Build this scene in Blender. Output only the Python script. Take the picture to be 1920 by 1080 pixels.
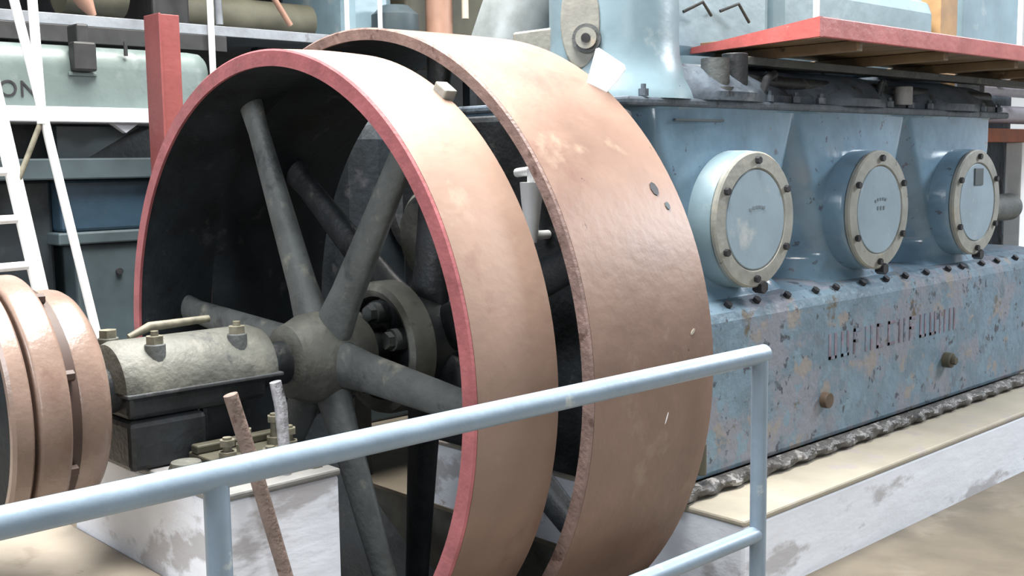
import bpy, bmesh, math, random
from mathutils import Vector, Matrix
random.seed(7)
S = bpy.context.scene
for o in list(bpy.data.objects): bpy.data.objects.remove(o)
COL = S.collection
R = math.radians
PI = math.pi

# ------------------------------------------------------------------ camera
cam_d = bpy.data.cameras.new('camera'); cam = bpy.data.objects.new('camera', cam_d); COL.objects.link(cam)
YAW, PITCH, ROLL = 0.8152, -0.1133, -0.0134
d = Vector((-math.sin(YAW)*math.cos(PITCH), math.cos(YAW)*math.cos(PITCH), math.sin(PITCH)))
r = Vector((math.cos(YAW), math.sin(YAW), 0)); u = r.cross(d)
r2 = math.cos(ROLL)*r + math.sin(ROLL)*u; u2 = -math.sin(ROLL)*r + math.cos(ROLL)*u
m = Matrix((r2, u2, -d)).transposed().to_4x4(); m.translation = Vector((3.768, -2.2604, 0.7737))
cam.matrix_world = m
cam_d.sensor_width = 36; cam_d.lens = 36*2100/1920; cam_d.clip_start = .05; cam_d.clip_end = 200
S.camera = cam

# ------------------------------------------------------------------ light
W = bpy.data.worlds.new('world'); S.world = W; W.use_nodes = True
bg = W.node_tree.nodes['Background']; bg.inputs[0].default_value = (.90, .95, 1.0, 1); bg.inputs[1].default_value = 0.20

def area(name, loc, target, sx, sy, power, col=(1, 1, 1)):
    l = bpy.data.lights.new(name, 'AREA'); l.shape = 'RECTANGLE'; l.size = sx; l.size_y = sy; l.energy = power; l.color = col
    o = bpy.data.objects.new(name, l); COL.objects.link(o); o.location = loc
    o.rotation_euler = (Vector(target)-Vector(loc)).to_track_quat('-Z', 'Y').to_euler()
    return o
area('skylight', (.1, .9, 6.6), (.0, 1.0, 0), 3.0, 6, 2900, (1, .97, .92))
area('window_light_side', (4.5, 9.0, 4.2), (1.0, 3.2, -.6), 2.0, 1.6, 620, (.90, .95, 1))
area('window_light_right', (8.6, -2.5, 1.9), (.7, 3.0, .8), 1.6, 1.8, 170, (.93, .97, 1))
area('window_light_front', (.6, -7.5, 3.2), (-.2, 0, .2), 4.0, 2.6, 430, (.92, .96, 1))

S.view_settings.view_transform = 'Standard'; S.view_settings.look = 'None'
S.view_settings.exposure = 0.0; S.view_settings.gamma = 1.0
try: S.view_settings.use_curve_mapping = False
except Exception: pass

# ------------------------------------------------------------------ materials
def srgb(r, g, b):
    f = lambda c: (c/255/12.92) if c/255 <= .04045 else ((c/255+.055)/1.055)**2.4
    return (f(r), f(g), f(b), 1)
def mat(name, base, rough=.5, metal=0., var=.12, vscale=6., patches=(), bump=.0, bscale=40., spec=.5, rvar=.12, stretch=None):
    """base colour with soft variation; patches = list of (colour, noise scale, threshold, softness, seed)"""
    M = bpy.data.materials.new(name); M.use_nodes = True; nt = M.node_tree; N = nt.nodes; L = nt.links
    b = N['Principled BSDF']; tc = N.new('ShaderNodeTexCoord')
    src = tc.outputs['Object']
    if stretch:
        mp = N.new('ShaderNodeMapping'); mp.inputs['Scale'].default_value = stretch; L.new(src, mp.inputs[0]); src = mp.outputs[0]
    n = N.new('ShaderNodeTexNoise'); n.inputs['Scale'].default_value = vscale; n.inputs['Detail'].default_value = 6; n.inputs['Roughness'].default_value = .6
    L.new(src, n.inputs['Vector'])
    rp = N.new('ShaderNodeValToRGB'); rp.color_ramp.elements[0].position = .3; rp.color_ramp.elements[1].position = .7
    rp.color_ramp.elements[0].color = tuple(max(0, c*(1-var*1.6)) for c in base[:3])+(1,)
    rp.color_ramp.elements[1].color = tuple(min(1, c*(1+var)) for c in base[:3])+(1,)
    L.new(n.outputs[0], rp.inputs[0]); col = rp.outputs[0]
    for i, (pc, ps, th, so, seed) in enumerate(patches):
        mp = N.new('ShaderNodeMapping'); mp.inputs['Location'].default_value = (seed*3.1, seed*1.7, seed*.9); L.new(src, mp.inputs[0])
        pn = N.new('ShaderNodeTexNoise'); pn.inputs['Scale'].default_value = ps; pn.inputs['Detail'].default_value = 7; pn.inputs['Roughness'].default_value = .62
        L.new(mp.outputs[0], pn.inputs['Vector'])
        mr = N.new('ShaderNodeMapRange'); mr.inputs[1].default_value = th; mr.inputs[2].default_value = th+so; L.new(pn.outputs[0], mr.inputs[0])
        mx = N.new('ShaderNodeMix'); mx.data_type = 'RGBA'; L.new(mr.outputs[0], mx.inputs[0]); L.new(col, mx.inputs[6]); mx.inputs[7].default_value = pc
        col = mx.outputs[2]
    L.new(col, b.inputs['Base Color'])
    rr = N.new('ShaderNodeMapRange'); rr.inputs[3].default_value = max(.05, rough-rvar); rr.inputs[4].default_value = min(1, rough+rvar)
    L.new(n.outputs[0], rr.inputs[0]); L.new(rr.outputs[0], b.inputs['Roughness'])
    b.inputs['Metallic'].default_value = metal; b.inputs['Specular IOR Level'].default_value = spec
    if bump:
        bn = N.new('ShaderNodeTexNoise'); bn.inputs['Scale'].default_value = bscale; bn.inputs['Detail'].default_value = 5; L.new(src, bn.inputs['Vector'])
        bp = N.new('ShaderNodeBump'); bp.inputs['Strength'].default_value = bump; bp.inputs['Distance'].default_value = .02
        L.new(bn.outputs[0], bp.inputs['Height']); L.new(bp.outputs[0], b.inputs['Normal'])
    return M

M = {}
M['rim_rust'] = mat('rim_rust', (.262, .175, .136, 1), .5, 0, .12, 2.2, [((.19, .10, .08, 1), 3.0, .60, .16, 1), ((.31, .23, .18, 1), 4., .62, .12, 5), ((.08, .05, .04, 1), 22, .74, .03, 9)], .08, 22, spec=.5)
M['rim_rust_dark'] = mat('rim_rust_dark', (.225, .145, .112, 1), .46, 0, .16, 2.0, [((.15, .08, .065, 1), 2.6, .56, .2, 3), ((.28, .21, .16, 1), 4., .62, .12, 6), ((.06, .035, .03, 1), 14, .71, .03, 8)], .10, 22, spec=.5)
M['red_paint'] = mat('red_paint', (.34, .105, .115, 1), .45, 0, .18, 9, [((.22, .14, .13, 1), 14, .66, .04, 2)], .15, 50)
M['edge_brown'] = mat('edge_brown', (.20, .135, .12, 1), .55, 0, .25, 9, [((.10, .06, .05, 1), 12, .58, .05, 2)], .3, 40)
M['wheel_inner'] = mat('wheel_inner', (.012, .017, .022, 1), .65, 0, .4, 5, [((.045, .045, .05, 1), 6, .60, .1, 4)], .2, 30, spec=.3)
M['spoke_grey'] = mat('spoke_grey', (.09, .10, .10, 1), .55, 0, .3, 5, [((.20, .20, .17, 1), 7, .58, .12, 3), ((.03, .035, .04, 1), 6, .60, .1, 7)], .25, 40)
M['dusty_iron'] = mat('dusty_iron', (.105, .108, .095, 1), .6, 0, .3, 5, [((.17, .17, .145, 1), 5, .55, .15, 3), ((.035, .04, .045, 1), 8, .60, .1, 7)], .25, 40)
M['dusty_dark'] = mat('dusty_dark', (.045, .05, .055, 1), .6, 0, .4, 4, [((.11, .11, .115, 1), 5, .56, .14, 2)], .2, 30)
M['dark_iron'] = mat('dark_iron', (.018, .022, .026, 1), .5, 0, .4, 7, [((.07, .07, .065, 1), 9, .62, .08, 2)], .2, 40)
M['pulley_tan'] = mat('pulley_tan', (.235, .165, .135, 1), .28, 0, .14, 5, [((.17, .10, .08, 1), 4, .58, .16, 3)], .08, 60, spec=.6)
M['pulley_groove'] = mat('pulley_groove', (.05, .028, .022, 1), .6)
M['blue_gloss'] = mat('blue_gloss', (.165, .265, .355, 1), .2, 0, .2, 3, [((.21, .27, .33, 1), 3, .60, .12, 6), ((.10, .12, .16, 1), 13, .635, .03, 2), ((.20, .16, .18, 1), 9, .67, .03, 11)], .12, 14, spec=.6)
M['blue_worn'] = mat('blue_worn', (.135, .205, .265, 1), .45, 0, .14, 4, [((.19, .205, .245, 1), 3.2, .49, .08, 4), ((.23, .215, .205, 1), 4.5, .58, .05, 12), ((.15, .23, .29, 1), 7, .58, .03, 15), ((.05, .06, .08, 1), 15, .605, .04, 2), ((.10, .085, .06, 1), 4.5, .64, .05, 21), ((.11, .15, .19, 1), 6, .60, .06, 31)], .35, 22)
M['mauve_worn'] = mat('mauve_worn', (.20, .165, .21, 1), .5, 0, .3, 8, [((.15, .21, .28, 1), 7, .52, .05, 4), ((.06, .07, .10, 1), 9, .58, .05, 9)], .3, 30)
M['blue_dirty'] = mat('blue_dirty', (.085, .11, .14, 1), .5, 0, .3, 5, [((.16, .18, .20, 1), 6, .58, .1, 4), ((.02, .02, .02, 1), 9, .58, .1, 8)], .3, 26)
M['blue_pale'] = mat('blue_pale', (.20, .29, .34, 1), .36, 0, .1, 3, [((.42, .46, .46, 1), 3, .6, .15, 6)], .1, 14, spec=.5)
M['cover_ring'] = mat('cover_ring', (.27, .275, .25, 1), .5, 0, .15, 7, [((.34, .30, .24, 1), 6, .58, .1, 3), ((.12, .11, .10, 1), 16, .68, .03, 5)], .15, 30)
M['cover_face'] = mat('cover_face', (.25, .335, .40, 1), .45, 0, .08, 4, [((.42, .45, .46, 1), 4, .6, .1, 3)], .05, 30)
M['bolt_dark'] = mat('bolt_dark', (.03, .03, .035, 1), .45, .3, .3, 20)
M['bolt_dusty'] = mat('bolt_dusty', (.17, .16, .12, 1), .6, 0, .3, 20)
M['mark_dark'] = mat('mark_dark', (.06, .08, .09, 1), .6)
M['mark_faint'] = mat('mark_faint', (.15, .19, .22, 1), .6, 0, .2, 30)
M['rail_blue'] = mat('rail_blue', (.225, .30, .38, 1), .38, 0, .08, 7, [((.42, .46, .46, 1), 9, .64, .06, 3)], .06, 40, spec=.5)
M['white_paint'] = mat('white_paint', (.82, .83, .84, 1), .45, 0, .05, 9)
M['plinth_white'] = mat('plinth_white', (.78, .82, .90, 1), .6, 0, .06, 2, [((.47, .47, .50, 1), 2.4, .57, .06, 3), ((.50, .46, .42, 1), 4, .66, .03, 8), ((.15, .14, .14, 1), 17, .735, .02, 5)], .2, 12, stretch=(1, .6, 1.5))
M['plinth_cream'] = mat('plinth_cream', (.36, .33, .27, 1), .6, 0, .1, 3, [((.33, .30, .28, 1), 4, .57, .06, 3), ((.30, .27, .24, 1), 13, .66, .03, 4)], .2, 18)
M['plinth_grey'] = mat('plinth_grey', (.22, .22, .215, 1), .6, 0, .12, 3, [((.30, .30, .31, 1), 3, .55, .08, 3), ((.18, .25, .21, 1), 5, .62, .05, 4)], .2, 18)
M['floor_tan'] = mat('floor_tan', (.15, .127, .095, 1), .55, 0, .2, 2.5, [((.19, .165, .13, 1), 2.2, .55, .1, 3), ((.12, .10, .08, 1), 9, .68, .04, 4)], .2, 12)
M['slab_cream'] = mat('slab_cream', (.28, .245, .20, 1), .6, 0, .12, 2.5, [((.20, .17, .135, 1), 3.2, .60, .08, 3), ((.18, .15, .12, 1), 9, .69, .03, 4)], .2, 12)
M['pit'] = mat('pit', (.11, .11, .10, 1), .8, 0, .4, 4)
M['oily_lip'] = mat('oily_lip', (.075, .07, .066, 1), .4, 0, .4, 10, [((.28, .27, .26, 1), 11, .56, .06, 3), ((.012, .012, .012, 1), 8, .6, .04, 9)], .9, 22)
M['platform_red'] = mat('platform_red', (.46, .11, .10, 1), .4, 0, .12, 6, [((.62, .28, .25, 1), 14, .67, .04, 3)], .1, 30)
M['post_red'] = mat('post_red', (.22, .06, .06, 1), .45, 0, .12, 4, [((.28, .09, .09, 1), 6, .6, .1, 3)], .1, 30)
M['plywood'] = mat('plywood', (.20, .135, .075, 1), .6, 0, .25, 3, [((.20, .20, .18, 1), 4, .6, .1, 3), ((.08, .05, .03, 1), 7, .62, .06, 4)], .1, 30, stretch=(1, 4, 1))
M['brown_grime'] = mat('brown_grime', (.09, .06, .04, 1), .6, 0, .3, 9)
M['ochre'] = mat('ochre', (.30, .18, .08, 1), .6, 0, .2, 5)
M['orange'] = mat('orange', (.35, .10, .04, 1), .6, 0, .2, 8)
M['rust_rod'] = mat('rust_rod', (.20, .15, .13, 1), .6, 0, .3, 14, [((.10, .06, .05, 1), 16, .6, .05, 3)], .3, 60)
M['bare_rod'] = mat('bare_rod', (.42, .43, .47, 1), .35, .3, .25, 24, [((.12, .12, .14, 1), 20, .6, .05, 3)], .3, 60)
M['paper'] = mat('paper', (.90, .91, .92, 1), .6, 0, .03, 9)
M['tank_green'] = mat('tank_green', (.095, .125, .12, 1), .4, 0, .12, 3, [((.14, .165, .165, 1), 3, .58, .1, 3)], .08, 20)
M['ledge_white'] = mat('ledge_white', (.40, .42, .47, 1), .5, 0, .08, 4)
M['slate'] = mat('slate', (.018, .026, .032, 1), .5, 0, .3, 3, [((.035, .048, .055, 1), 3, .55, .1, 3)], .15, 20)
M['slate_blue'] = mat('slate_blue', (.022, .048, .075, 1), .4, 0, .2, 3, [((.04, .06, .075, 1), 4, .6, .1, 3)], .1, 20)
M['slate_light'] = mat('slate_light', (.045, .065, .075, 1), .5, 0, .2, 3)
M['clamp_dark'] = mat('clamp_dark', (.014, .014, .015, 1), .55, 0, .3, 9)
M['grey_beam'] = mat('grey_beam', (.16, .175, .195, 1), .5, 0, .2, 5, [((.10, .10, .11, 1), 6, .62, .06, 3)], .1, 30)
M['brown_pipe'] = mat('brown_pipe', (.27, .155, .11, 1), .5, 0, .15, 5)
M['olive'] = mat('olive', (.075, .072, .05, 1), .6, 0, .25, 4)
M['pipe_pale'] = mat('pipe_pale', (.25, .28, .29, 1), .35, 0, .12, 3, [((.16, .18, .18, 1), 2.5, .55, .15, 6)], .05, 20, spec=.6)
M['lavender_pipe'] = mat('lavender_pipe', (.46, .47, .58, 1), .35, 0, .12, 8)
M['wall_dark'] = mat('wall_dark', (.05, .052, .055, 1), .8, 0, .5, 1.2, [((.16, .14, .12, 1), 1.8, .58, .08, 3)])
M['wall_pale'] = mat('wall_pale', (.55, .58, .62, 1), .7, 0, .1, 1.2)

# ------------------------------------------------------------------ mesh helpers
class MB:
    def __init__(s): s.v = []; s.f = []; s.mi = []; s.sm = []
    def add(s, vs, fs, mi=0, smooth=False):
        o = len(s.v); s.v += [tuple(v) for v in vs]
        for f in fs: s.f.append(tuple(i+o for i in f)); s.mi.append(mi); s.sm.append(smooth)
        return s
    def box(s, x0, x1, y0, y1, z0, z1, mi=0):
        vs = [(x, y, z) for x in (x0, x1) for y in (y0, y1) for z in (z0, z1)]
        return s.add(vs, [(0, 1, 3, 2), (4, 6, 7, 5), (0, 4, 5, 1), (2, 3, 7, 6), (0, 2, 6, 4), (1, 5, 7, 3)], mi)
    def tube(s, pts, rad, n=20, mi=0, caps=True, ell=None, up=None, twist=0):
        """swept tube; rad number or list; ell=(a,b) factors"""
        pts = [Vector(p) for p in pts]; k = len(pts)
        rad = rad if isinstance(rad, (list, tuple)) else [rad]*k
        vs = []; pn = None
        for i, p in enumerate(pts):
            t = (pts[min(i+1, k-1)]-pts[max(i-1, 0)]).normalized()
            if pn is None:
                a = Vector(up) if up else (Vector((0, 0, 1)) if abs(t.z) < .9 else Vector((0, 1, 0)))
            else: a = pn
            nn = (a-t*a.dot(t)).normalized(); pn = nn; b = t.cross(nn)
            rr = rad[i]; ra, rb = (rr, rr) if not isinstance(rr, (tuple, list)) else rr
            for j in range(n):
                an = 2*PI*j/n+twist; vs.append(p+nn*math.cos(an)*ra+b*math.sin(an)*rb)
        fs = [(i*n+j, i*n+(j+1) % n, (i+1)*n+(j+1) % n, (i+1)*n+j) for i in range(k-1) for j in range(n)]
        s.add(vs, fs, mi, n > 8)
        if caps:
            o = len(s.v)-len(vs); s.f.append(tuple(o+j for j in reversed(range(n)))); s.f.append(tuple(o+(k-1)*n+j for j in range(n)))
            s.mi += [mi, mi]; s.sm += [False, False]
        return s
    def lathe(s, prof, origin=(0, 0, 0), axis='Y', n=96, closed=False, mi=0, mis=None, smooth=True):
        """prof = [(radius, along)]"""
        ox, oy, oz = origin; k = len(prof); vs = []
        for (rr, a) in prof:
            for j in range(n):
                t = 2*PI*j/n; c, q = rr*math.cos(t), rr*math.sin(t)
                vs.append({'Y': (ox+c, oy+a, oz+q), 'X': (ox+a, oy+c, oz+q), 'Z': (ox+c, oy+q, oz+a)}[axis])
        o = len(s.v); s.v += vs
        for i in range(k if closed else k-1):
            i2 = (i+1) % k
            for j in range(n):
                q = (o+i*n+j, o+i2*n+j, o+i2*n+(j+1) % n, o+i*n+(j+1) % n)
                s.f.append(q); s.mi.append(mis[i] if mis else mi); s.sm.append(smooth)
        return s
    def hexnut(s, p, axis, rad, h, mi=0, n=6):
        p = Vector(p); a = Vector(axis).normalized(); return s.tube([p, p+a*h], rad, n, mi)
    def build(s, name, mats, parent=None, bevel=0, origin=None):
        me = bpy.data.meshes.new(name)
        o0 = Vector(origin) if origin else Vector((0, 0, 0))
        me.from_pydata([tuple(Vector(v)-o0) for v in s.v], [], s.f); me.update()
        mats = mats if isinstance(mats, (list, tuple)) else [mats]
        for x in mats: me.materials.append(M[x])
        for p, i, q in zip(me.polygons, s.mi, s.sm): p.material_index = i; p.use_smooth = q
        bm = bmesh.new(); bm.from_mesh(me); bmesh.ops.recalc_face_normals(bm, faces=bm.faces)
        for e in bm.edges:
            if len(e.link_faces) == 2 and e.calc_face_angle(0) > R(38): e.smooth = False
        bm.to_mesh(me); bm.free()
        ob = bpy.data.objects.new(name, me); COL.objects.link(ob)
        if parent:
            ob.parent = parent
            ob.location = o0 - Vector(parent.get('_abs', (0, 0, 0)))
            ob['_abs'] = tuple(o0)
        else:
            ob.location = o0; ob['_abs'] = tuple(o0)
        if bevel:
            b = ob.modifiers.new('bevel', 'BEVEL'); b.width = bevel; b.segments = 2; b.limit_method = 'ANGLE'; b.angle_limit = R(40)
        return ob
def tag(o, label, cat, group=None, kind=None):
    o['label'] = label; o['category'] = cat
    if group: o['group'] = group
    if kind: o['kind'] = kind
    return o
def thing(name, loc, label, cat, group=None):
    o = bpy.data.objects.new(name, None); COL.objects.link(o); o.location = loc; o['_abs'] = tuple(loc)
    o.empty_display_size = .1
    return tag(o, label, cat, group)
def struct(o): o['kind'] = 'structure'; return o
def box(name, x0, x1, y0, y1, z0, z1, m_, parent=None, bevel=0):
    return MB().box(x0, x1, y0, y1, z0, z1).build(name, m_, parent, bevel)
def smooth(a, b, x):
    t = max(0, min(1, (x-a)/(b-a))); return t*t*(3-2*t)

# ------------------------------------------------------------------ setting
FZ = -1.06
f = MB()
PX0, PX1, PY0, PY1, PZ = -1.5, 1.45, -.10, 1.45, -1.75
def quad(mb, a, b, c, e, mi=0): mb.add([a, b, c, e], [(0, 1, 2, 3)], mi)
for (x0, x1, y0, y1) in ((-9, PX0, -9, 12), (PX1, 9, -9, 12), (PX0, PX1, -9, PY0), (PX0, PX1, PY1, 12)):
    f.box(x0, x1, y0, y1, FZ-.02, FZ)
f.box(PX0-.05, PX1+.05, PY0-.05, PY1+.05, PZ-.1, PZ, 1)
f.box(PX0-.05, PX0, PY0-.05, PY1+.05, PZ, FZ-.02, 1); f.box(PX1, PX1+.05, PY0-.05, PY1+.05, PZ, FZ-.02, 1)
f.box(PX0, PX1, PY0-.05, PY0, PZ, FZ-.02, 1); f.box(PX0, PX1, PY1, PY1+.05, PZ, FZ-.02, 1)
struct(f.build('floor', ['floor_tan', 'pit']))
struct(box('light_blocking_slab', -6.2, -2.45, -6, 12, 3.3, 3.4, 'wall_dark'))  # unseen low slab, added to darken the left background
struct(box('wall_left', -6.2, -6.0, -6, 12, FZ, 5, 'wall_dark'))
struct(box('wall_far', -6.0, 9, 11.5, 11.7, FZ, 5, 'wall_pale'))

# engine plinth: white painted concrete, cream worn top
t = thing('concrete_plinth', (.16, 5, FZ), 'long white painted concrete plinth with cream top edge carrying the blue engine', 'plinth')
PZT = -.70
box('block', -.85, 1.18, 1.46, 10, PZ, PZT-.03, 'plinth_white', t, .012)
cap = MB().box(-.86, 1.185, 1.455, 10, PZT-.03, PZT).build('top_surface', 'plinth_cream', t, .01); cap['label'] = 'cream worn top of the plinth'
# bearing plinth
t = thing('bearing_plinth', (.05, -.34, FZ), 'short white concrete block under the outboard shaft bearing', 'plinth')
box('block', -.55, .60, -.58, -.11, FZ-.0, -.30, 'plinth_white', t, .012)
cap = box('top_surface', -.56, .605, -.585, -.105, -.30, -.275, 'plinth_grey', t, .008); cap['label'] = 'grey dusty top of the block'
o = box('raised_slab', -4.5, .60, -4.5, -.585, FZ, -.635, 'slab_cream', None, .01)
tag(o, 'low raised slab with cream scuffed floor in front of the bearing block', 'slab')

# ------------------------------------------------------------------ wheels
def make_wheel(name, Rr, y0, w, th, spokes, sp_y, sw, hub, rim_mats, edge_mat, label, ang0, crown=.006, hubmat='dusty_iron', spokemat='spoke_grey'):
    t = thing(name, (0, y0+w/2, 0), label, 'flywheel')
    g = MB()
    e = .006
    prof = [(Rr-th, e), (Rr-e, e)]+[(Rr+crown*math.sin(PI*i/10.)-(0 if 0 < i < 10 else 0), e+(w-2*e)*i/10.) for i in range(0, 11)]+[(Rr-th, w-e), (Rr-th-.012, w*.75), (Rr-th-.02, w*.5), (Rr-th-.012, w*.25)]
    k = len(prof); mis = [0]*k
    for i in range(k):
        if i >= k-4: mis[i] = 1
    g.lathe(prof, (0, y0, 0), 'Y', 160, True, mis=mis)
    rim = g.build('rim', rim_mats, t)
    g = MB().lathe([(Rr-th-.002, 0), (Rr-.006, 0), (Rr+.001, .007), (Rr-.004, .012), (Rr-th-.002, .012)], (0, y0-.004, 0), 'Y', 160, True)
    ed = g.build('rim_edge', edge_mat, t)
    ed['label'] = 'painted front edge of the rim' if edge_mat == 'red_paint' else 'dull brown front edge of the rim'
    hy0, hy1, hr = hub
    g = MB().lathe([(.0, hy0-.0), (hr*.62, hy0), (hr*.80, hy0+.015), (hr*.86, hy0+.05), (hr*.98, hy0+.10), (hr*1.05, (hy0+hy1)/2), (hr*.98, hy1-.08), (hr*.8, hy1-.01), (0, hy1)], (0, 0, 0), 'Y', 48)
    g.build('hub', hubmat, t)
    for i in range(spokes):
        a = ang0+2*PI*i/spokes
        c, s_ = math.cos(a), math.sin(a)
        g = MB(); pts = []; rad = []
        for q in range(9):
            tt = q/8.; rr = hr*.2+(Rr-th-hr*.2+.008)*tt
            pts.append((c*rr, sp_y, s_*rr))
            wt = sw*(1.0-.40*tt)
            if q == 1: wt *= 1.12
            if q == 8: wt *= 1.28
            rad.append((wt*.62, wt))   # (axial, tangential)
        g.tube(pts, rad, 20, up=(0, 1, 0))
        g.build('spoke', spokemat, t)
    return t
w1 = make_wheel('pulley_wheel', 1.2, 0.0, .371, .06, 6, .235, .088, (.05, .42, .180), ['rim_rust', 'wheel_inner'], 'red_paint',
                'front rust-brown six-spoke wheel with red painted rim edge', R(-5))
# small lug on the back rim edge of the front wheel
a = R(57.5); c, s_ = math.cos(a), math.sin(a)
lug = MB().box(-.035, .035, .33, .385, 1.185, 1.235)
lug.v = [(x*s_+z*c, y, -x*c+z*s_) for x, y, z in lug.v]
lg = lug.build('rim_lug', 'cover_ring', w1, .006)

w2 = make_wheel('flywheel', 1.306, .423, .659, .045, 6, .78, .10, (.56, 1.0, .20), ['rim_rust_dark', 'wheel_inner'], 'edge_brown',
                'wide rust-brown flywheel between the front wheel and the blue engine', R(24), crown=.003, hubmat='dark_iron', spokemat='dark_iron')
# bolt hole in rim and chalk marks: build as small parts lying on the rim surface
def on_rim(Rr, ang, y, sx, sy, h, name, m_, par, lab=None, rotz=0, n=8):
    g = MB(); vs = []; 
    for k in range(n):
        q = 2*PI*k/n; dx, dy = math.cos(q)*sx, math.sin(q)*sy
        dx, dy = dx*math.cos(rotz)-dy*math.sin(rotz), dx*math.sin(rotz)+dy*math.cos(rotz)
        for hh in (Rr-.01, Rr+h):
            an = ang+dx/Rr; vs.append((math.cos(an)*hh, y+dy, math.sin(an)*hh))
    fs = [(2*k, 2*((k+1) % n), 2*((k+1) % n)+1, 2*k+1) for k in range(n)]+[tuple(2*k+1 for k in range(n))]
    g.add(vs, fs); o = g.build(name, m_, par)
    if lab: o['label'] = lab
    return o
on_rim(1.306, math.atan2(.665, 1.13), .95, .028, .020, .0045, 'bolt_hole', 'bolt_dark', w2, 'dark bolt hole in the rim')
on_rim(1.306, math.atan2(.60, 1.16), .985, .016, .012, .0045, 'bolt_hole', 'mark_dark', w2)
on_rim(1.306, math.atan2(-.143, 1.30), .81, .022, .0025, .0045, 'scratch', 'paper', w2, 'small white scratch', .3)
on_rim(1.306, math.atan2(.15, 1.297), .96, .016, .006, .0045, 'scratch', 'plinth_cream', w2, 'small pale scratch', .9)

# white card stuck up from the flywheel rim
a = math.atan2(1.03, .78); n0 = Vector((math.cos(a), 0, math.sin(a)))
P0 = Vector((.765, 1.035, 1.045))
upv = Vector((.40, .28, .86)).normalized(); rt = Vector((.62, .72, -.30)); rt = (rt-upv*rt.dot(upv)).normalized(); nn = upv.cross(rt)
outl = [(-.020, -.03), (.030, -.03), (.046, .0), (.062, .09), (.068, .155), (.056, .170), (-.050, .182), (-.058, .170), (-.040, .07), (-.028, .0)]
outl = [(x*1.12-.012, y*.80) for x, y in outl]
vs = [P0+rt*x+upv*y+nn*h for h in (-.006, .006) for x, y in outl]; k = len(outl)
g = MB().add(vs, [tuple(range(k)), tuple(range(k, 2*k))]+[(i, (i+1) % k, k+(i+1) % k, k+i) for i in range(k)])
tag(g.build('paper_tag', 'paper', None, .002), 'bright white tag sticking up from the top right of the flywheel rim', 'tag')

# ------------------------------------------------------------------ shaft, bearing, coupling
g = MB().lathe([(0, -1.20), (.085, -1.20), (.085, 1.6), (0, 1.6)], (0, 0, 0), 'Y', 32)
tag(g.build('drive_shaft', 'dark_iron'), 'thick dark horizontal shaft running through both wheels', 'shaft')
t = thing('shaft_bearing', (0, -.34, -.275), 'dusty cylindrical outboard shaft bearing with bolted cap beside the spoked wheel', 'bearing')
g = MB(); n = 24
prof = [(-.665, .11), (-.655, .156), (-.63, .166), (-.10, .166), (-.06, .150), (-.04, .115)]
vs = []; 
for y, rr in prof:
    for j in range(n+1):
        q = PI*j/n; vs.append((math.cos(q)*rr, y, math.sin(q)*rr))
fs = [(i*(n+1)+j, i*(n+1)+j+1, (i+1)*(n+1)+j+1, (i+1)*(n+1)+j) for i in range(len(prof)-1) for j in range(n)]
g.add(vs, fs+[tuple(range(n+1)), tuple(range((len(prof)-1)*(n+1), len(prof)*(n+1)))], 0, True)
g.add([(-.12, -.66, 0), (.12, -.66, 0), (.12, -.07, 0), (-.12, -.07, 0)], [(0, 1, 2, 3)])
g.build('bearing_cap', 'dusty_iron', t)
g = MB().box(-.172, .172, -.66, -.05, -.014, .0); g.build('joint_flange', 'dusty_dark', t, .004)
g = MB().box(-.13, .13, -.64, -.10, -.10, -.014).box(-.14, .15, -.65, -.36, -.275, -.10).box(-.14, .0, -.30, -.12, -.275, -.10); g.build('bearing_body', 'dark_iron', t, .02)
for (bx, by) in ((.10, -.52), (.10, -.20)):
    b = MB().tube([(bx, by, .05), (bx, by, .155)], .036, 14).build('bolt_boss', 'spoke_grey', t, .004)
    nb = MB().hexnut((bx, by, .155), (0, 0, 1), .032, .028).tube([(bx, by, .18), (bx, by, .20)], .014, 10).build('nut', 'bolt_dusty', b)
b = MB().tube([(-.10, -.60, .05), (-.10, -.60, .165)], .036, 14).build('bolt_boss', 'dusty_iron', t, .004)
MB().hexnut((-.10, -.60, .165), (0, 0, 1), .032, .028).build('nut', 'bolt_dusty', b)
b = MB().tube([(-.11, -.52, .155), (-.11, -.44, .185), (-.11, -.20, .190)], [.012, .018, .014], 10).build('oil_pipe', 'bolt_dusty', t)

# ribbed coupling pulley at left
t = thing('coupling_pulley', (0, -.98, 0), 'tan painted banded coupling pulley on the shaft end at the left edge', 'pulley')
def band(y0, y1, rr, name, rnd=.02, mt='pulley_tan', inner=.085):
    pr = [(inner, y0), (rr-rnd, y0)]
    pr += [(rr-rnd+rnd*math.sin(q*PI/8), y0+rnd-rnd*math.cos(q*PI/8)) for q in range(5)]
    pr += [(rr-rnd+rnd*math.cos(q*PI/8), y1-rnd+rnd*math.sin(q*PI/8)) for q in range(5)]
    pr += [(rr-rnd, y1), (inner, y1)]
    return MB().lathe(pr, (0, 0, 0), 'Y', 96, True).build(name, mt, t)
MB().lathe([(.395, -1.125), (.415, -1.125), (.425, -1.115), (.425, -1.068), (.415, -1.060), (.085, -1.060), (.085, -1.08), (.395, -1.08)], (0, 0, 0), 'Y', 96, True).build('outer_flange', 'pulley_tan', t)
MB().lathe([(.085, -1.10), (.394, -1.10), (.394, -1.081), (.085, -1.081)], (0, 0, 0), 'Y', 64, True).build('recess_shade_disc', 'wheel_inner', t)  # near-black disc stands for the shade inside the hollow flange
band(-1.048, -.945, .425, 'middle_flange', .014)
band(-.932, -.785, .365, 'inner_flange', .045)
MB().lathe([(.085, -1.065), (.375, -1.065), (.375, -.90), (.345, -.90), (.345, -.80), (.085, -.80)], (0, 0, 0), 'Y', 64, True).build('core', 'pulley_groove', t)
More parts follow.
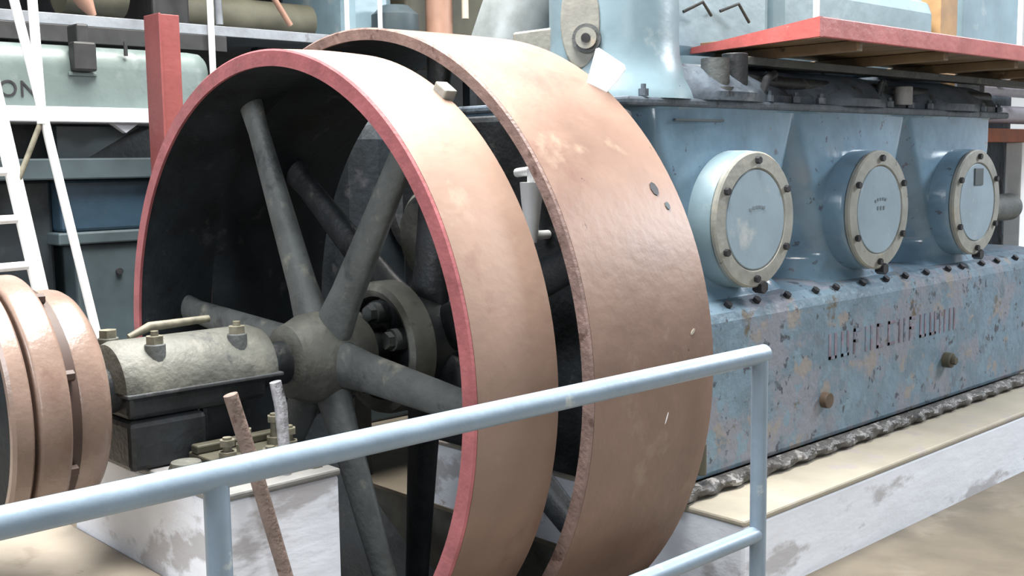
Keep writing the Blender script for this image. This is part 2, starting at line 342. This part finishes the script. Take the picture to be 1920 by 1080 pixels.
for k in range(8):
    a = 2*PI*k/8+.35
    MB().hexnut((math.cos(a)*.393, -.945, math.sin(a)*.393), (0, 1, 0), .018, .028).build('bolt', 'pulley_groove', t)

# crank coupling inside the wheels
t = thing('crank_coupling', (0, .5, 0), 'dusty round bolted coupling seen between the spokes of the front wheel', 'coupling')
MB().lathe([(.215, .56), (.218, .505), (.245, .49), (.272, .50), (.28, .53), (.28, .60), (.215, .60)], (0, 0, 0), 'Y', 64, True).build('ring', 'dusty_iron', t)
MB().lathe([(0, .53), (.20, .53), (.20, .57), (0, .57)], (0, 0, 0), 'Y', 48).build('plate', 'dark_iron', t)
for k in range(6):
    a = 2*PI*k/6+R(20)
    MB().tube([(math.cos(a)*.155, .535, math.sin(a)*.155), (math.cos(a)*.155, .47, math.sin(a)*.155)], .046, 14).hexnut((math.cos(a)*.155, .47, math.sin(a)*.155), (0, -1, 0), .036, .03).build('bolt', 'spoke_grey', t)

# ------------------------------------------------------------------ clutter on the bearing block
BZ = -.275
o = MB().box(.17, .42, -.45, -.13, BZ, BZ+.045).box(.19, .24, -.45, -.13, BZ+.045, BZ+.075).build('base_plate', 'olive', None, .006)
tag(o, 'small olive metal plate lying on the bearing block behind the handrail', 'plate')
spots = [(.30, -.30, .055), (.38, -.17, .05), (.36, -.40, .045), (.47, -.30, .06), (.52, -.16, .06), (.29, -.17, .08)]
labs = ['leftmost', 'second', 'third', 'fourth', 'fifth', 'rearmost']
desc = ['small dusty bolt near the middle of the olive plate', 'small dusty bolt at the rear right of the olive plate', 'small dusty bolt at the front of the olive plate', 'small dusty bolt beside the foot of the rusty rod', 'small dusty bolt at the block corner by the wheel', 'small dusty bolt at the rear left of the olive plate']
for (x, y, h), dsc in zip(spots, desc):
    z0 = BZ+.045 if x <= .42 else BZ
    o = MB().hexnut((x, y, z0), (0, 0, 1), .034, .026).tube([(x, y, z0+.02), (x, y, z0+h+.03)], .016, 10).hexnut((x, y, z0+h), (0, 0, 1), .028, .022).build('stud_bolt', 'bolt_dusty')
    tag(o, dsc, 'bolt', 'bolts on the bearing block')
o = MB().lathe([(.0, 0), (.055, 0), (.06, .02), (.05, .045), (.0, .05)], (.29, -.52, BZ), 'Z', 24).build('round_cap', 'dusty_iron')
tag(o, 'low dusty round cap on the bearing block beside the coupling pulley', 'cap')
o = MB().tube([(.64, -.535, .055), (.66, -.46, -.24), (.70, -.385, -.60), (.74, -.30, FZ)], [.023, .024, .023, .023], 14).build('rusty_rod', 'rust_rod')
tag(o, 'rusty brown iron rod leaning against the bearing block behind the handrail', 'rod')
o = MB().tube([(.52, -.30, .045), (.525, -.285, -.04), (.535, -.28, -.275)], [.020, .022, .018], 14).build('steel_rod', 'bare_rod')
tag(o, 'short pale steel rod standing upright on the bearing block', 'rod')

# ------------------------------------------------------------------ blue engine
E_ = thing('blue_engine', (0, 3.2, PZT), 'large pale blue engine with three round covers on the plinth', 'engine')
Y0, Y1 = 1.30, 4.95
g = MB().box(-.7, .84, Y0, 5.4, -.64, .08)
g.build('crankcase', 'blue_worn', E_, .03)
# sloped shoulder between crankcase and the cylinder housing
g = MB(); pr = [(.84, .05), (.83, .09), (.78, .125), (.70, .15), (.60, .16), (-.6, .16), (-.7, .05)]
vs = [(x, y, z) for y in (Y0+.02, 5.38) for x, z in pr]; k = len(pr)
g.add(vs, [(i, (i+1) % k, k+(i+1) % k, k+i) for i in range(k)]+[tuple(range(k)), tuple(range(k, 2*k))])
g.build('shoulder', 'blue_worn', E_)
g = MB(); vs = []; nL = 150; K = 9
for j in range(nL+1):
    y = Y0+(5.4-Y0)*j/nL
    for q in range(K):
        a = PI*q/(K-1)-PI/2
        rr = 1+.16*math.sin(j*.9+q)+random.uniform(-.10, .10)
        vs.append((.845+.055*math.cos(a)*rr, y, -.668+.034*math.sin(a)*(rr if q < K-1 else 1)))
g.add(vs, [(i*K+q, (i+1)*K+q, (i+1)*K+q+1, i*K+q+1) for i in range(nL) for q in range(K-1)], 0, True)
lip = g.build('base_lip', 'oily_lip', E_); lip['label'] = 'dark oily foot flange along the bottom of the engine'
# cylinder housing: one casting with three tapered bays
CY = [2.016, 3.127, 4.268]
def face_x(y, z):
    best = 0
    for cy in CY:
        hw = .365+.29*max(0, min(1, (z-.26)/.72))+.14*smooth(.30, .12, z)
        dd = abs(y-cy)
        q = max(0., min(1., (dd-(hw-.13))/.20)); v = 1-q*q*(1.6-.6*q)
        v *= 1-.10*(dd/.6)**2
        best = max(best, v)
    base = .42
    top = smooth(.93, 1.0, z); best = max(best, top)
    return base+(.705-base)*best+.06*smooth(.20, .10, z)
g = MB(); ny, nz = 220, 64; vs = []
ys = [Y0+(Y1-Y0)*i/ny for i in range(ny+1)]; zs = [.12+(1.0-.12)*i/nz for i in range(nz+1)]
for y in ys:
    for z in zs:
        e = smooth(0, .22, y-Y0)*smooth(0, .22, Y1-y)
        vs.append((face_x(y, z)-.30*(1-e), y, z))
fs = [(i*(nz+1)+j, (i+1)*(nz+1)+j, (i+1)*(nz+1)+j+1, i*(nz+1)+j+1) for i in range(ny) for j in range(nz)]
g.add(vs, fs, 0, True)
# closing: back, ends, top
bk = [(-.6, y, z) for y in (Y0, Y1) for z in (.12, 1.0)]
g.box(-.6, .40, Y0, Y1, .12, 1.0)
g.build('cylinder_housing', 'blue_gloss', E_)
g = MB().box(-.62, .718, Y0-.02, Y1+.02, .995, 1.033)
g.build('deck_flange', 'blue_dirty', E_, .012)
for k in range(16):
    y = Y0+.10+k*.23
    MB().hexnut((.70, y, 1.035), (0, 0, 1), .022, .03).tube([(.70, y, 1.06), (.70, y, 1.085)], .011, 8).build('flange_bolt', 'blue_dirty', E_)
for k in range(15):
    y = 1.62+k*.235+random.uniform(-.03, .03)
    MB().hexnut((.795, y, .105), (.6, 0, .8), .02, .028).build('foot_bolt', 'bolt_dark', E_)
# slots and lettering worn on the casting
MB().box(.70, .712, 1.60, 1.95, .935, .945).build('casting_slot', 'mark_dark', E_)
# round covers
for k, cy in enumerate(CY):
    cz = .493; cx = .84
    bs = MB().lathe([(0, -.30), (.315, -.30), (.312, -.05), (.300, -.03), (0, -.03)], (cx, cy, cz), 'X', 72).build('cover_boss', 'blue_pale' if k == 0 else 'blue_gloss', E_)
    cv = MB().lathe([(.0, -.03), (.296, -.03), (.308, -.02), (.308, -.004), (.300, .004), (.235, .006), (.228, -.004), (.0, -.004)], (cx, cy, cz), 'X', 72).build('round_cover', 'cover_ring', E_)
    MB().lathe([(.0, .0), (.226, .0), (.222, .004), (.0, .006)], (cx, cy, cz), 'X', 72).build('cover_disc', 'cover_face', cv)
    for q in range(6):
        a = R(90+60*q)
        MB().hexnut((cx, cy+math.cos(a)*.268, cz+math.sin(a)*.268), (1, 0, 0), .017, .024).build('cover_bolt', 'bolt_dark', cv)
    MB().hexnut((cx-.03, cy+.05, cz-.31), (1, 0, 0), .03, .05).build('cover_bolt', 'bolt_dark', cv)
    if k < 2:
        # short worn stamped marks, unreadable in the photo
        g = MB()
        for i, (dy, dz) in enumerate(((-.055, -.004), (-.03, .004), (-.005, .006), (.02, .006), (.045, .002))):
            g.box(cx+.004, cx+.009, cy+dy, cy+dy+.018, cz+.045+dz, cz+.058+dz)
        if k == 1:
            for dy in (-.03, 0., .03): g.box(cx+.004, cx+.009, cy+dy, cy+dy+.012, cz+.0, cz+.02)
        g.build('stamped_mark', 'mark_faint', cv)
    else:
        MB().box(cx+.003, cx+.012, cy-.055, cy+.055, cz+.10, cz+.20).build('name_plate', 'mark_dark', cv, .003)['label'] = 'small dark square plate'
# raised worn casting letters on the crankcase (illegible)
g = MB(); y = 2.66
random.seed(3)
while y < 4.05:
    kind = random.randint(0, 3); z0, z1 = -.235, -.105
    wd = .07
    def bar(a, b, c_, e_): g.box(.838, .8435, a, b, c_, e_)
    bar(y, y+.016, z0, z1)
    if kind in (0, 2): bar(y, y+wd, z1-.016, z1)
    if kind in (0, 1): bar(y, y+wd, z0, z0+.016)
    if kind == 2: bar(y, y+wd*.8, -.175, -.16)
    if kind in (1, 3): bar(y+wd-.016, y+wd, z0, z1)
    y += .118
o = g.build('raised_lettering', 'mauve_worn', E_); o['label'] = 'worn raised casting marks with patchy paint'
random.seed(11)
# drain plugs on crankcase
MB().tube([(.83, 2.62, -.43), (.875, 2.62, -.43)], .04, 16).build('drain_plug', 'brown_grime', E_, .004)
MB().tube([(.83, 3.92, -.40), (.885, 3.92, -.40)], .045, 16).hexnut((.885, 3.92, -.40), (1, 0, 0), .025, .025).build('drain_plug', 'olive', E_, .004)
MB().tube([(.86, 1.60, -.46), (.86, 1.60, -.60)], .022, 12).build('drain_plug', 'olive', E_, .004)
# dark head deck above the flange
g = MB(); pr = [(-.5, 1.03), (.70, 1.03), (.70, 1.07), (.66, 1.12), (.60, 1.17), (.52, 1.20), (.42, 1.215), (-.5, 1.215)]; k = len(pr)
nY = 90; vs = []
for i in range(nY+1):
    y = Y0+.30+(Y1-Y0-.32)*i/nY; q = .05*math.cos((y-CY[0])*2*PI/1.141)
    vs += [(x+(q if x > 0 else 0), y, z) for x, z in pr]
g.add(vs, [(i*k+a, i*k+(a+1) % k, (i+1)*k+(a+1) % k, (i+1)*k+a) for i in range(nY) for a in range(k)]+[tuple(range(k)), tuple(range(nY*k, nY*k+k))], 0, True)
g.build('head_deck', 'blue_dirty', E_)
for k, cy in enumerate(CY):
    MB().lathe([(.0, 1.03), (.40, 1.03), (.40, 1.08), (.33, 1.10), (.31, 1.24), (.0, 1.26)], (.25, cy, 0), 'Z', 48).build('cylinder_head', 'blue_dirty' if k else 'blue_pale', E_)
    for q in range(8):
        a = 2*PI*q/8+.2
        MB().hexnut((.25+math.cos(a)*.365, cy+math.sin(a)*.365, 1.08), (0, 0, 1), .03, .05).tube([(.25+math.cos(a)*.365, cy+math.sin(a)*.365, 1.12), (.25+math.cos(a)*.365, cy+math.sin(a)*.365, 1.17)], .015, 8).build('head_nut', 'blue_dirty' if q % 3 else 'bolt_dusty', E_)
MB().tube([(.66, 1.95, 1.06), (.66, 1.95, 1.22)], .065, 24).tube([(.66, 1.95, 1.05), (.66, 1.95, 1.09)], .085, 24).build('water_outlet', 'spoke_grey', E_)
MB().tube([(.60, 2.2, 1.14), (.62, 3.0, 1.13), (.60, 4.9, 1.13)], .032, 14).build('fuel_pipe', 'dark_iron', E_)
MB().tube([(.68, 2.28, 1.05), (.70, 2.30, 1.14), (.66, 2.42, 1.17), (.60, 2.5, 1.14)], .02, 10).build('injector_pipe', 'dark_iron', E_)
MB().tube([(.68, 3.35, 1.05), (.70, 3.38, 1.16), (.64, 3.5, 1.17), (.60, 3.6, 1.14)], .02, 10).build('injector_pipe', 'dark_iron', E_)
MB().tube([(.70, 3.62, 1.05), (.70, 3.62, 1.15)], .05, 14).build('valve_cap', 'plinth_grey', E_, .005)
MB().tube([(.66, 2.10, 1.05), (.66, 2.10, 1.25)], .06, 14).build('valve_cap', 'dark_iron', E_, .005)
# tower at the wheel end
MB().lathe([(0, 1.03), (.37, 1.03), (.36, 1.07), (.32, 1.13), (.295, 1.22), (.29, 1.30), (.29, 2.1), (0, 2.1)], (.36, 1.60, 0), 'Z', 64).build('end_cylinder', 'blue_pale', E_)
ax = Vector((.55, -.83, 0)); P = Vector((.33, 1.62, 0))
pc = Vector((.33, 1.62, 1.36))+ax*.30
g = MB(); side = Vector((.83, .55, 0))
pts = []
for q in range(40):
    a = 2*PI*q/40; pts.append((math.cos(a)*.085, math.sin(a)*.20))
vs = [pc+side*(x-.09)+Vector((0, 0, y))+ax*h for h in (-.02, .035) for x, y in pts]; k = 40
g.add(vs, [tuple(range(k)), tuple(range(k, 2*k))]+[(i, (i+1) % k, k+(i+1) % k, k+i) for i in range(k)])
pl = g.build('oval_flange', 'cover_ring', E_, .006)
qc = pc+side*(-.06)+Vector((0, 0, -.075))
MB().tube([qc+ax*.03, qc+ax*.05], .062, 24).build('port_ring', 'spoke_grey', pl)
MB().tube([qc+ax*.05, qc+ax*.065], .045, 24).build('port_plug', 'cover_ring', pl)
MB().tube([qc+ax*.065, qc+ax*.07], .02, 16).build('port_hole', 'bolt_dark', pl)
# upper casings above the platform
MB().box(-.3, .30, 1.95, 2.95, 1.24, 2.1).build('upper_casing', 'blue_pale', E_, .08)
MB().box(-.3, .26, 3.02, 4.9, 1.24, 1.78).build('upper_casing', 'blue_pale', E_, .10)
MB().tube([(.36, 2.10, 1.47), (.40, 2.2, 1.52), (.36, 2.32, 1.47)], .008, 8).build('lifting_loop', 'dark_iron', E_)
MB().tube([(.34, 2.42, 1.50), (.38, 2.52, 1.54), (.36, 2.64, 1.46)], .008, 8).build('lifting_loop', 'dark_iron', E_)
# engine end face bearing toward wheels
MB().lathe([(0, 1.12), (.26, 1.12), (.30, 1.16), (.34, 1.30), (0, 1.30)], (0, 0, 0), 'Y', 48).build('end_bearing', 'dusty_iron', E_)

MB().box(-.74, .74, 1.22, 1.30, -.62, .98).build('end_plate', 'dark_iron', E_, .03)
MB().lathe([(0, 1.12), (.20, 1.12), (.23, 1.15), (.24, 1.24), (0, 1.24)], (-.42, 0, .42), 'Y', 40).build('end_cover', 'dusty_iron', E_)
cup = MB().tube([(.31, 1.12, .42), (.31, 1.12, .60), (.31, 1.12, .68)], [.022, .045, .05], 16).tube([(.20, 1.14, .72), (.31, 1.13, .73), (.36, 1.22, .73)], .02, 10).tube([(.31, 1.12, .68), (.31, 1.12, .74)], .018, 10).tube([(.31, 1.12, .45), (.31, 1.24, .45)], .02, 10).build('oil_cup', 'white_paint', E_)
cup['label'] = 'small white oil cup and pipe on the engine end'
t = thing('dark_filler_housing', (-1.7, 2.0, FZ), 'added dark dusty housing standing in for the darkness between the wheel spokes', 'machine')  # invented dark mass, added so the view between the spokes stays dark
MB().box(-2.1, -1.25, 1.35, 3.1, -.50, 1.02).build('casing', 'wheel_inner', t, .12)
MB().lathe([(0, -1.25), (.34, -1.25), (.36, -1.22), (.34, -1.17), (0, -1.15)], (0, 1.85, .55), 'X', 40).build('dome_cover', 'dusty_dark', t)
MB().tube([(-1.2, 2.3, -.4), (-1.18, 2.45, .3), (-1.22, 2.4, .95)], .07, 16).build('oil_pipe', 'dusty_dark', t)
for y in (1.5, 2.9): MB().box(-1.9, -1.5, y-.06, y+.06, FZ, -.49).build('foot', 'dark_iron', t, .01)
# exhaust elbow
o = MB().tube([(.0, 2.2, 1.95), (-.08, 1.98, 1.86), (-.18, 1.80, 1.72), (-.29, 1.68, 1.52), (-.36, 1.64, 1.30), (-.37, 1.64, 1.217)], .215, 32).build('exhaust_elbow', 'pipe_pale')
tag(o, 'fat pale grey exhaust elbow rising behind the top of the flywheel', 'pipe')
o = MB().box(-.05, .22, 1.36, 1.46, 1.04, 1.36).build('pipe_bracket', 'cover_ring', None, .01)
tag(o, 'pale bracket between the grey elbow and the oval flange', 'bracket')

# ------------------------------------------------------------------ platform over the engine
t = thing('service_platform', (.6, 4, 1.3), 'wooden service platform with red painted edge above the engine covers', 'platform')
ZP = 1.285
g = MB()
for k in range(8):
    g.box(.34, 1.10, 2.26+k*.58, 2.26+k*.58+.578, ZP+.015, ZP+.05)
g.box(.0, .34, 2.33, 2.9, ZP+.015, ZP+.05)
dk = g.build('deck_boards', 'plywood', t, .003)
for k in range(6): MB().box(.2, 1.08, 2.45+k*.85, 2.50+k*.85, ZP-.035, ZP+.013).build('joist', 'plywood', t, .003)
MB().box(.55, .63, 2.2, 7.5, ZP-.075, ZP-.036).build('beam', 'spoke_grey', t, .003)
MB().box(1.10, 1.125, 2.08, 7.6, ZP, ZP+.085).build('edge_board', 'platform_red', t, .004)
MB().add([(1.125, 2.06, ZP), (1.125, 2.06, ZP+.085), (.05, 2.30, ZP+.012), (.05, 2.30, ZP), (1.125, 2.085, ZP), (1.125, 2.085, ZP+.085), (.05, 2.325, ZP+.012), (.05, 2.325, ZP)],
    [(0, 1, 2, 3), (4, 7, 6, 5), (0, 4, 5, 1), (1, 5, 6, 2), (2, 6, 7, 3), (0, 3, 7, 4)]).build('edge_board', 'platform_red', t)
MB().tube([(1.07, 2.12, ZP+.05), (1.07, 2.12, 2.3)], .014, 12).build('railing_post', 'white_paint', t)
MB().tube([(1.07, 4.23, ZP+.05), (1.07, 4.23, 2.3)], .014, 12).build('railing_post', 'white_paint', t)
g = MB().box(.10, .24, 4.98, 5.22, .161, 2.4)
tag(g.build('timber_post', 'ochre', None, .006), 'ochre brown timber post rising behind the red edged platform', 'post')
o = MB().box(-.4, .10, 5.6, 6.6, 1.55, 2.3).build('wall_cabinet', 'blue_pale', None, .01)
# stand for it
o2 = MB().box(-.36, .06, 5.64, 6.56, -.699, 1.55)
o2.build('cabinet_stand', 'blue_dirty', o, .01)
tag(o, 'pale blue cabinet behind the platform at the top right corner', 'cabinet')

# right-hand far equipment
t = thing('pipe_rack', (.2, 6, PZT), 'rack of pale horizontal pipes behind the far end of the blue engine', 'pipe rack')
for z, r_ in ((1.24, .05), (1.06, .065)):
    MB().tube([(.2, 5.55, z), (.2, 6.75, z)], r_, 20).build('pipe', 'lavender_pipe', t)
MB().box(.12, .28, 5.48, 6.8, .86, .955).build('beam', 'orange', t, .004)
MB().box(.14, .26, 6.30, 6.52, -.70, .86).build('upright', 'white_paint', t, .004)
MB().box(.14, .26, 6.62, 6.72, -.70, 1.3).build('upright', 'dark_iron', t, .004)
MB().box(.12, .28, 5.50, 5.58, .955, 1.32).build('upright', 'dark_iron', t, .004)
t = thing('end_shaft', (.45, 5.5, .4), 'grey flanged stub shaft at the far end of the blue engine', 'shaft')
MB().lathe([(0, 5.40), (.17, 5.40), (.17, 5.46), (0, 5.46)], (.2, 0, .38), 'Y', 32).build('flange', 'spoke_grey', t)
MB().lathe([(0, 5.46), (.10, 5.46), (.10, 6.25), (0, 6.25)], (.2, 0, .38), 'Y', 32).build('stub', 'spoke_grey', t)

# ------------------------------------------------------------------ handrail in front
t = thing('handrail', (1.7065, -.4, FZ), 'pale blue tubular handrail across the foreground in front of the wheels', 'handrail')
RX, RZ, ZM = 1.7065, .137, -.462
MB().tube([(RX, -4.2, RZ), (RX, .808, RZ)], .031, 24).build('top_rail', 'rail_blue', t)
MB().tube([(RX, -4.2, ZM), (RX, .77, ZM)], .027, 24).build('mid_rail', 'rail_blue', t)
for y in (.784, -1.165, -3.1):
    MB().tube([(RX, y, FZ), (RX, y, RZ+(.006 if y > 0 else 0))], .027, 24).build('post', 'rail_blue', t)

# ------------------------------------------------------------------ left background: ladder, post, second engine
t = thing('steel_ladder', (-1.5, -.5, FZ), 'white steel ladder with slanting handrail at the far left', 'ladder')
X = -1.5
MB().tube([(X, -.49, 1.30), (X, -.10, -1.06)], .036, 14).build('stringer', 'white_paint', t)
MB().tube([(X, -1.02, 1.30), (X, -.63, -1.06)], .036, 14).build('stringer', 'white_paint', t)
for k in range(7):
    z = .755-.215*k; yy = -.49+(1.30-z)*(.39/2.36)
    MB().tube([(X, yy-.53, z-.01), (X, yy, z)], .020, 12).build('rung', 'white_paint', t)
MB().tube([(X+.02, -.37, 1.60), (X+.02, -.30, 1.25), (X+.02, .13, -1.06)], .021, 14).build('slanting_rail', 'white_paint', t)
MB().tube([(X+.02, -.28, 1.9), (X+.02, -.262, .97)], .022, 14).build('upright', 'white_paint', t)
MB().tube([(X+.02, -.27, .97), (X+.02, -.39, .70)], .013, 10).build('brace', 'bolt_dusty', t)

g = MB().box(-1.5, -1.40, .285, .40, FZ, 1.50).box(-1.53, -1.37, .278, .290, FZ, 1.50)
tag(g.build('red_post', 'post_red', None, .003), 'dark red steel post standing behind the left side of the front wheel', 'post')

t = thing('second_engine', (-3, .5, FZ), 'grey-green engine with dark base in the left background', 'engine')
g = MB(); n = 14; pr = []
for q in range(n+1):
    a = PI/2*q/n; pr.append((-2.62+.12*math.sin(a), 1.32+.13*math.cos(a)))
pr = [(-3.3, 1.10), (-3.3, 1.45)]+pr+[(-2.5, 1.13), (-2.5, 1.10)]
vs = []; k = len(pr)
for y, sc in ((-2.5, 1), (1.06, 1), (1.13, .97), (1.165, .88)):
    for x, z in pr: vs.append((-2.9+(x+2.9)*sc, y, 1.27+(z-1.27)*sc))
g.add(vs, [(i*k+j, i*k+(j+1) % k, (i+1)*k+(j+1) % k, (i+1)*k+j) for i in range(3) for j in range(k)]+[tuple(range(k)), tuple(range(3*k, 4*k))], 0, True)
g.build('upper_housing', 'tank_green', t)
MB().box(-3.3, -2.42, -2.5, .98, 1.015, 1.10).build('white_ledge', 'ledge_white', t, .006)
MB().add([(-2.45, .50, 1.015), (-2.45, .66, 1.015), (-2.45, .58, .96), (-2.50, .50, 1.015), (-2.50, .66, 1.015), (-2.50, .58, .96)], [(0, 1, 2), (3, 5, 4), (0, 2, 5, 3), (1, 4, 5, 2), (0, 3, 4, 1)]).build('gusset', 'ledge_white', t)
MB().box(-3.2, -2.9, -2.5, 1.0, FZ, 1.015).build('core', 'slate', t)
MB().box(-3.2, -2.52, -2.5, 3.2, .70, .82).build('upper_rail', 'slate_light', t, .01)
MB().box(-3.2, -2.60, .24, 3.2, .40, .70).build('side_panel', 'slate_blue', t, .02)
MB().box(-3.2, -2.55, .20, 3.2, .33, .40).build('lower_rail', 'slate_light', t, .01)
MB().box(-3.2, -2.58, .30, 3.2, FZ, .33).build('crankcase', 'slate_light', t, .02)
MB().box(-3.2, -2.72, -2.5, .24, FZ, .70).build('base', 'slate', t, .02)
MB().add([(-2.62, .42, .82), (-2.62, .25, .82), (-2.62, .25, 1.0), (-2.62, .74, 1.0), (-2.7, .42, .82), (-2.7, .25, .82), (-2.7, .25, 1.0), (-2.7, .74, 1.0)], [(0, 1, 2, 3), (4, 7, 6, 5), (0, 3, 7, 4), (0, 4, 5, 1), (1, 5, 6, 2), (2, 6, 7, 3)]).build('inclined_brace', 'slate_light', t)
MB().tube([(-2.56, .55, .16), (-2.60, .55, .16)], .02, 12).build('bolt', 'bolt_dark', t)
g = MB().box(-2.52, -2.44, .30, .43, 1.30, 1.46).box(-2.60, -2.46, .33, .40, 1.42, 1.56)
g.build('clamp', 'clamp_dark', t, .012)
MB().box(-2.512, -2.485, .285, .445, 1.275, 1.295).build('clamp_plate', 'tank_green', t, .004)
for y in (.625, .93):
    MB().tube([(-2.50, y, 1.40), (-2.50, y, 1.48)], .012, 8).build('hinge_pin', 'clamp_dark', t)
cu = bpy.data.curves.new('lettering', 'FONT'); cu.body = 'EON'; cu.size = .125; cu.extrude = .003; cu.space_character = 1.12
to = bpy.data.objects.new('lettering_source', cu); COL.objects.link(to); bpy.context.view_layer.update()
me = bpy.data.meshes.new_from_object(to.evaluated_get(bpy.context.evaluated_depsgraph_get())); bpy.data.objects.remove(to)
to = bpy.data.objects.new('lettering', me); COL.objects.link(to); me.materials.clear(); me.materials.append(M['bolt_dark'])
to.parent = t; to.rotation_euler = (R(90), 0, R(90)); to.location = Vector((-2.498, -.165, 1.152))-Vector((-3, .5, FZ)); to['label'] = 'dark letters EON'

# walkway and clutter high at the back
t = thing('walkway', (-2.9, 1.5, 1.6), 'grey steel walkway behind the second engine, above the wheel', 'walkway')
MB().box(-4.3, -2.9, -2.5, 6.5, 1.60, 1.665).build('deck', 'grey_beam', t, .004)
MB().box(-2.95, -2.90, -2.5, 1.5, 1.50, 1.60).build('kick_plate', 'clamp_dark', t, .004)
for y in (-2.3, .2, 2.0, 4.0, 6.3):
    MB().box(-3.45, -3.36, y, y+.08, FZ, 1.60).build('support', 'slate', t)
names = [(-2.881, 1.38, 'white upright tube rising left of the front wheel top'), (-2.881, 2.44, 'white upright tube, left one of the pair behind the wheel top'), (-2.881, 2.73, 'white upright tube, right one of the pair behind the wheel top')]
for x, y, lb in names:
    o = MB().tube([(x, y, 1.30), (x, y, 2.6)], .021 if y < 1.5 else .017, 14).build('white_tube', 'white_paint')
    tag(o, lb, 'post', 'white upright tubes')
o = MB().tube([(-3.02, 3.40, 1.666), (-3.02, 3.40, 2.8)], .105, 20).build('brown_column', 'brown_pipe')
tag(o, 'reddish brown round column behind the flywheel top', 'column')
o = MB().tube([(-2.85, 3.52, 1.86), (-2.85, 3.52, 2.8)], .028, 12).build('pale_pipe', 'plinth_cream')
tag(o, 'thin pale pipe hanging beside the brown column', 'pipe')
o = MB().box(-4.1, -3.3, 3.3, 5.6, 1.666, 2.9).build('dark_cupboard', 'olive', None, .02)
tag(o, 'dark olive cupboard behind the brown column', 'cupboard')
o = MB().box(-4.2, -3.25, 2.7, 3.15, 1.665, 2.35).build('grey_machine', 'blue_pale', None, .08)
tag(o, 'pale grey-blue machine housing on the walkway left of the brown column', 'machine')
o = MB().lathe([(0, 0), (.16, 0), (.18, .05), (.18, .20), (.10, .27), (0, .28)], (-3.05, 3.0, 1.665), 'Z', 32).build('pump_motor', 'slate_light')
tag(o, 'grey rounded motor on the walkway beside the brown column', 'motor')
o = MB().tube([(-3.4, 1.40, 1.80), (-3.4, 2.45, 1.80)], .13, 24).build('olive_pipe', 'olive')
tag(o, 'olive horizontal pipe above the walkway between the white tubes', 'pipe')
o = MB().box(-3.5, -3.0, -1.0, .1, 1.70, 1.74).box(-3.5, -3.0, -1.0, .1, 1.80, 1.83).build('grating_shelf', 'slate', None, .004)
tag(o, 'dark slatted shelf above the second engine at the top left corner', 'shelf')
o = MB().tube([(-3.0, .35, 2.1), (-3.0, .62, 1.75), (-2.99, .66, 1.675)], [.08, .05, .02], 16).build('brown_funnel', 'brown_pipe')
tag(o, 'brown funnel shape hanging above the second engine', 'funnel')
o = MB().tube([(-3.35, .6, 1.86), (-3.35, 1.0, 1.86)], .14, 20).build('olive_tank', 'olive')
tag(o, 'small olive tank above the red post', 'tank')
o = MB().tube([(-3.0, 1.85, 2.0), (-3.0, 2.05, 1.72)], .02, 10).build('brown_lever', 'brown_pipe')
tag(o, 'thin brown lever slanting above the walkway', 'lever')
o = MB().tube([(-2.95, 1.48, 1.68), (-2.95, 1.46, 2.2)], .025, 10).build('grey_conduit', 'grey_beam')
tag(o, 'thin grey conduit standing on the walkway right of the first white tube', 'pipe')
o = MB().box(-3.6, -3.15, 1.12, 1.38, 1.665, 2.3).build('control_box', 'clamp_dark', None, .02)
tag(o, 'black box on the walkway beside the first white tube', 'box')

# engine-end pieces seen through the gap between the wheels
for o in bpy.data.objects:
    if '_abs' in o: del o['_abs']
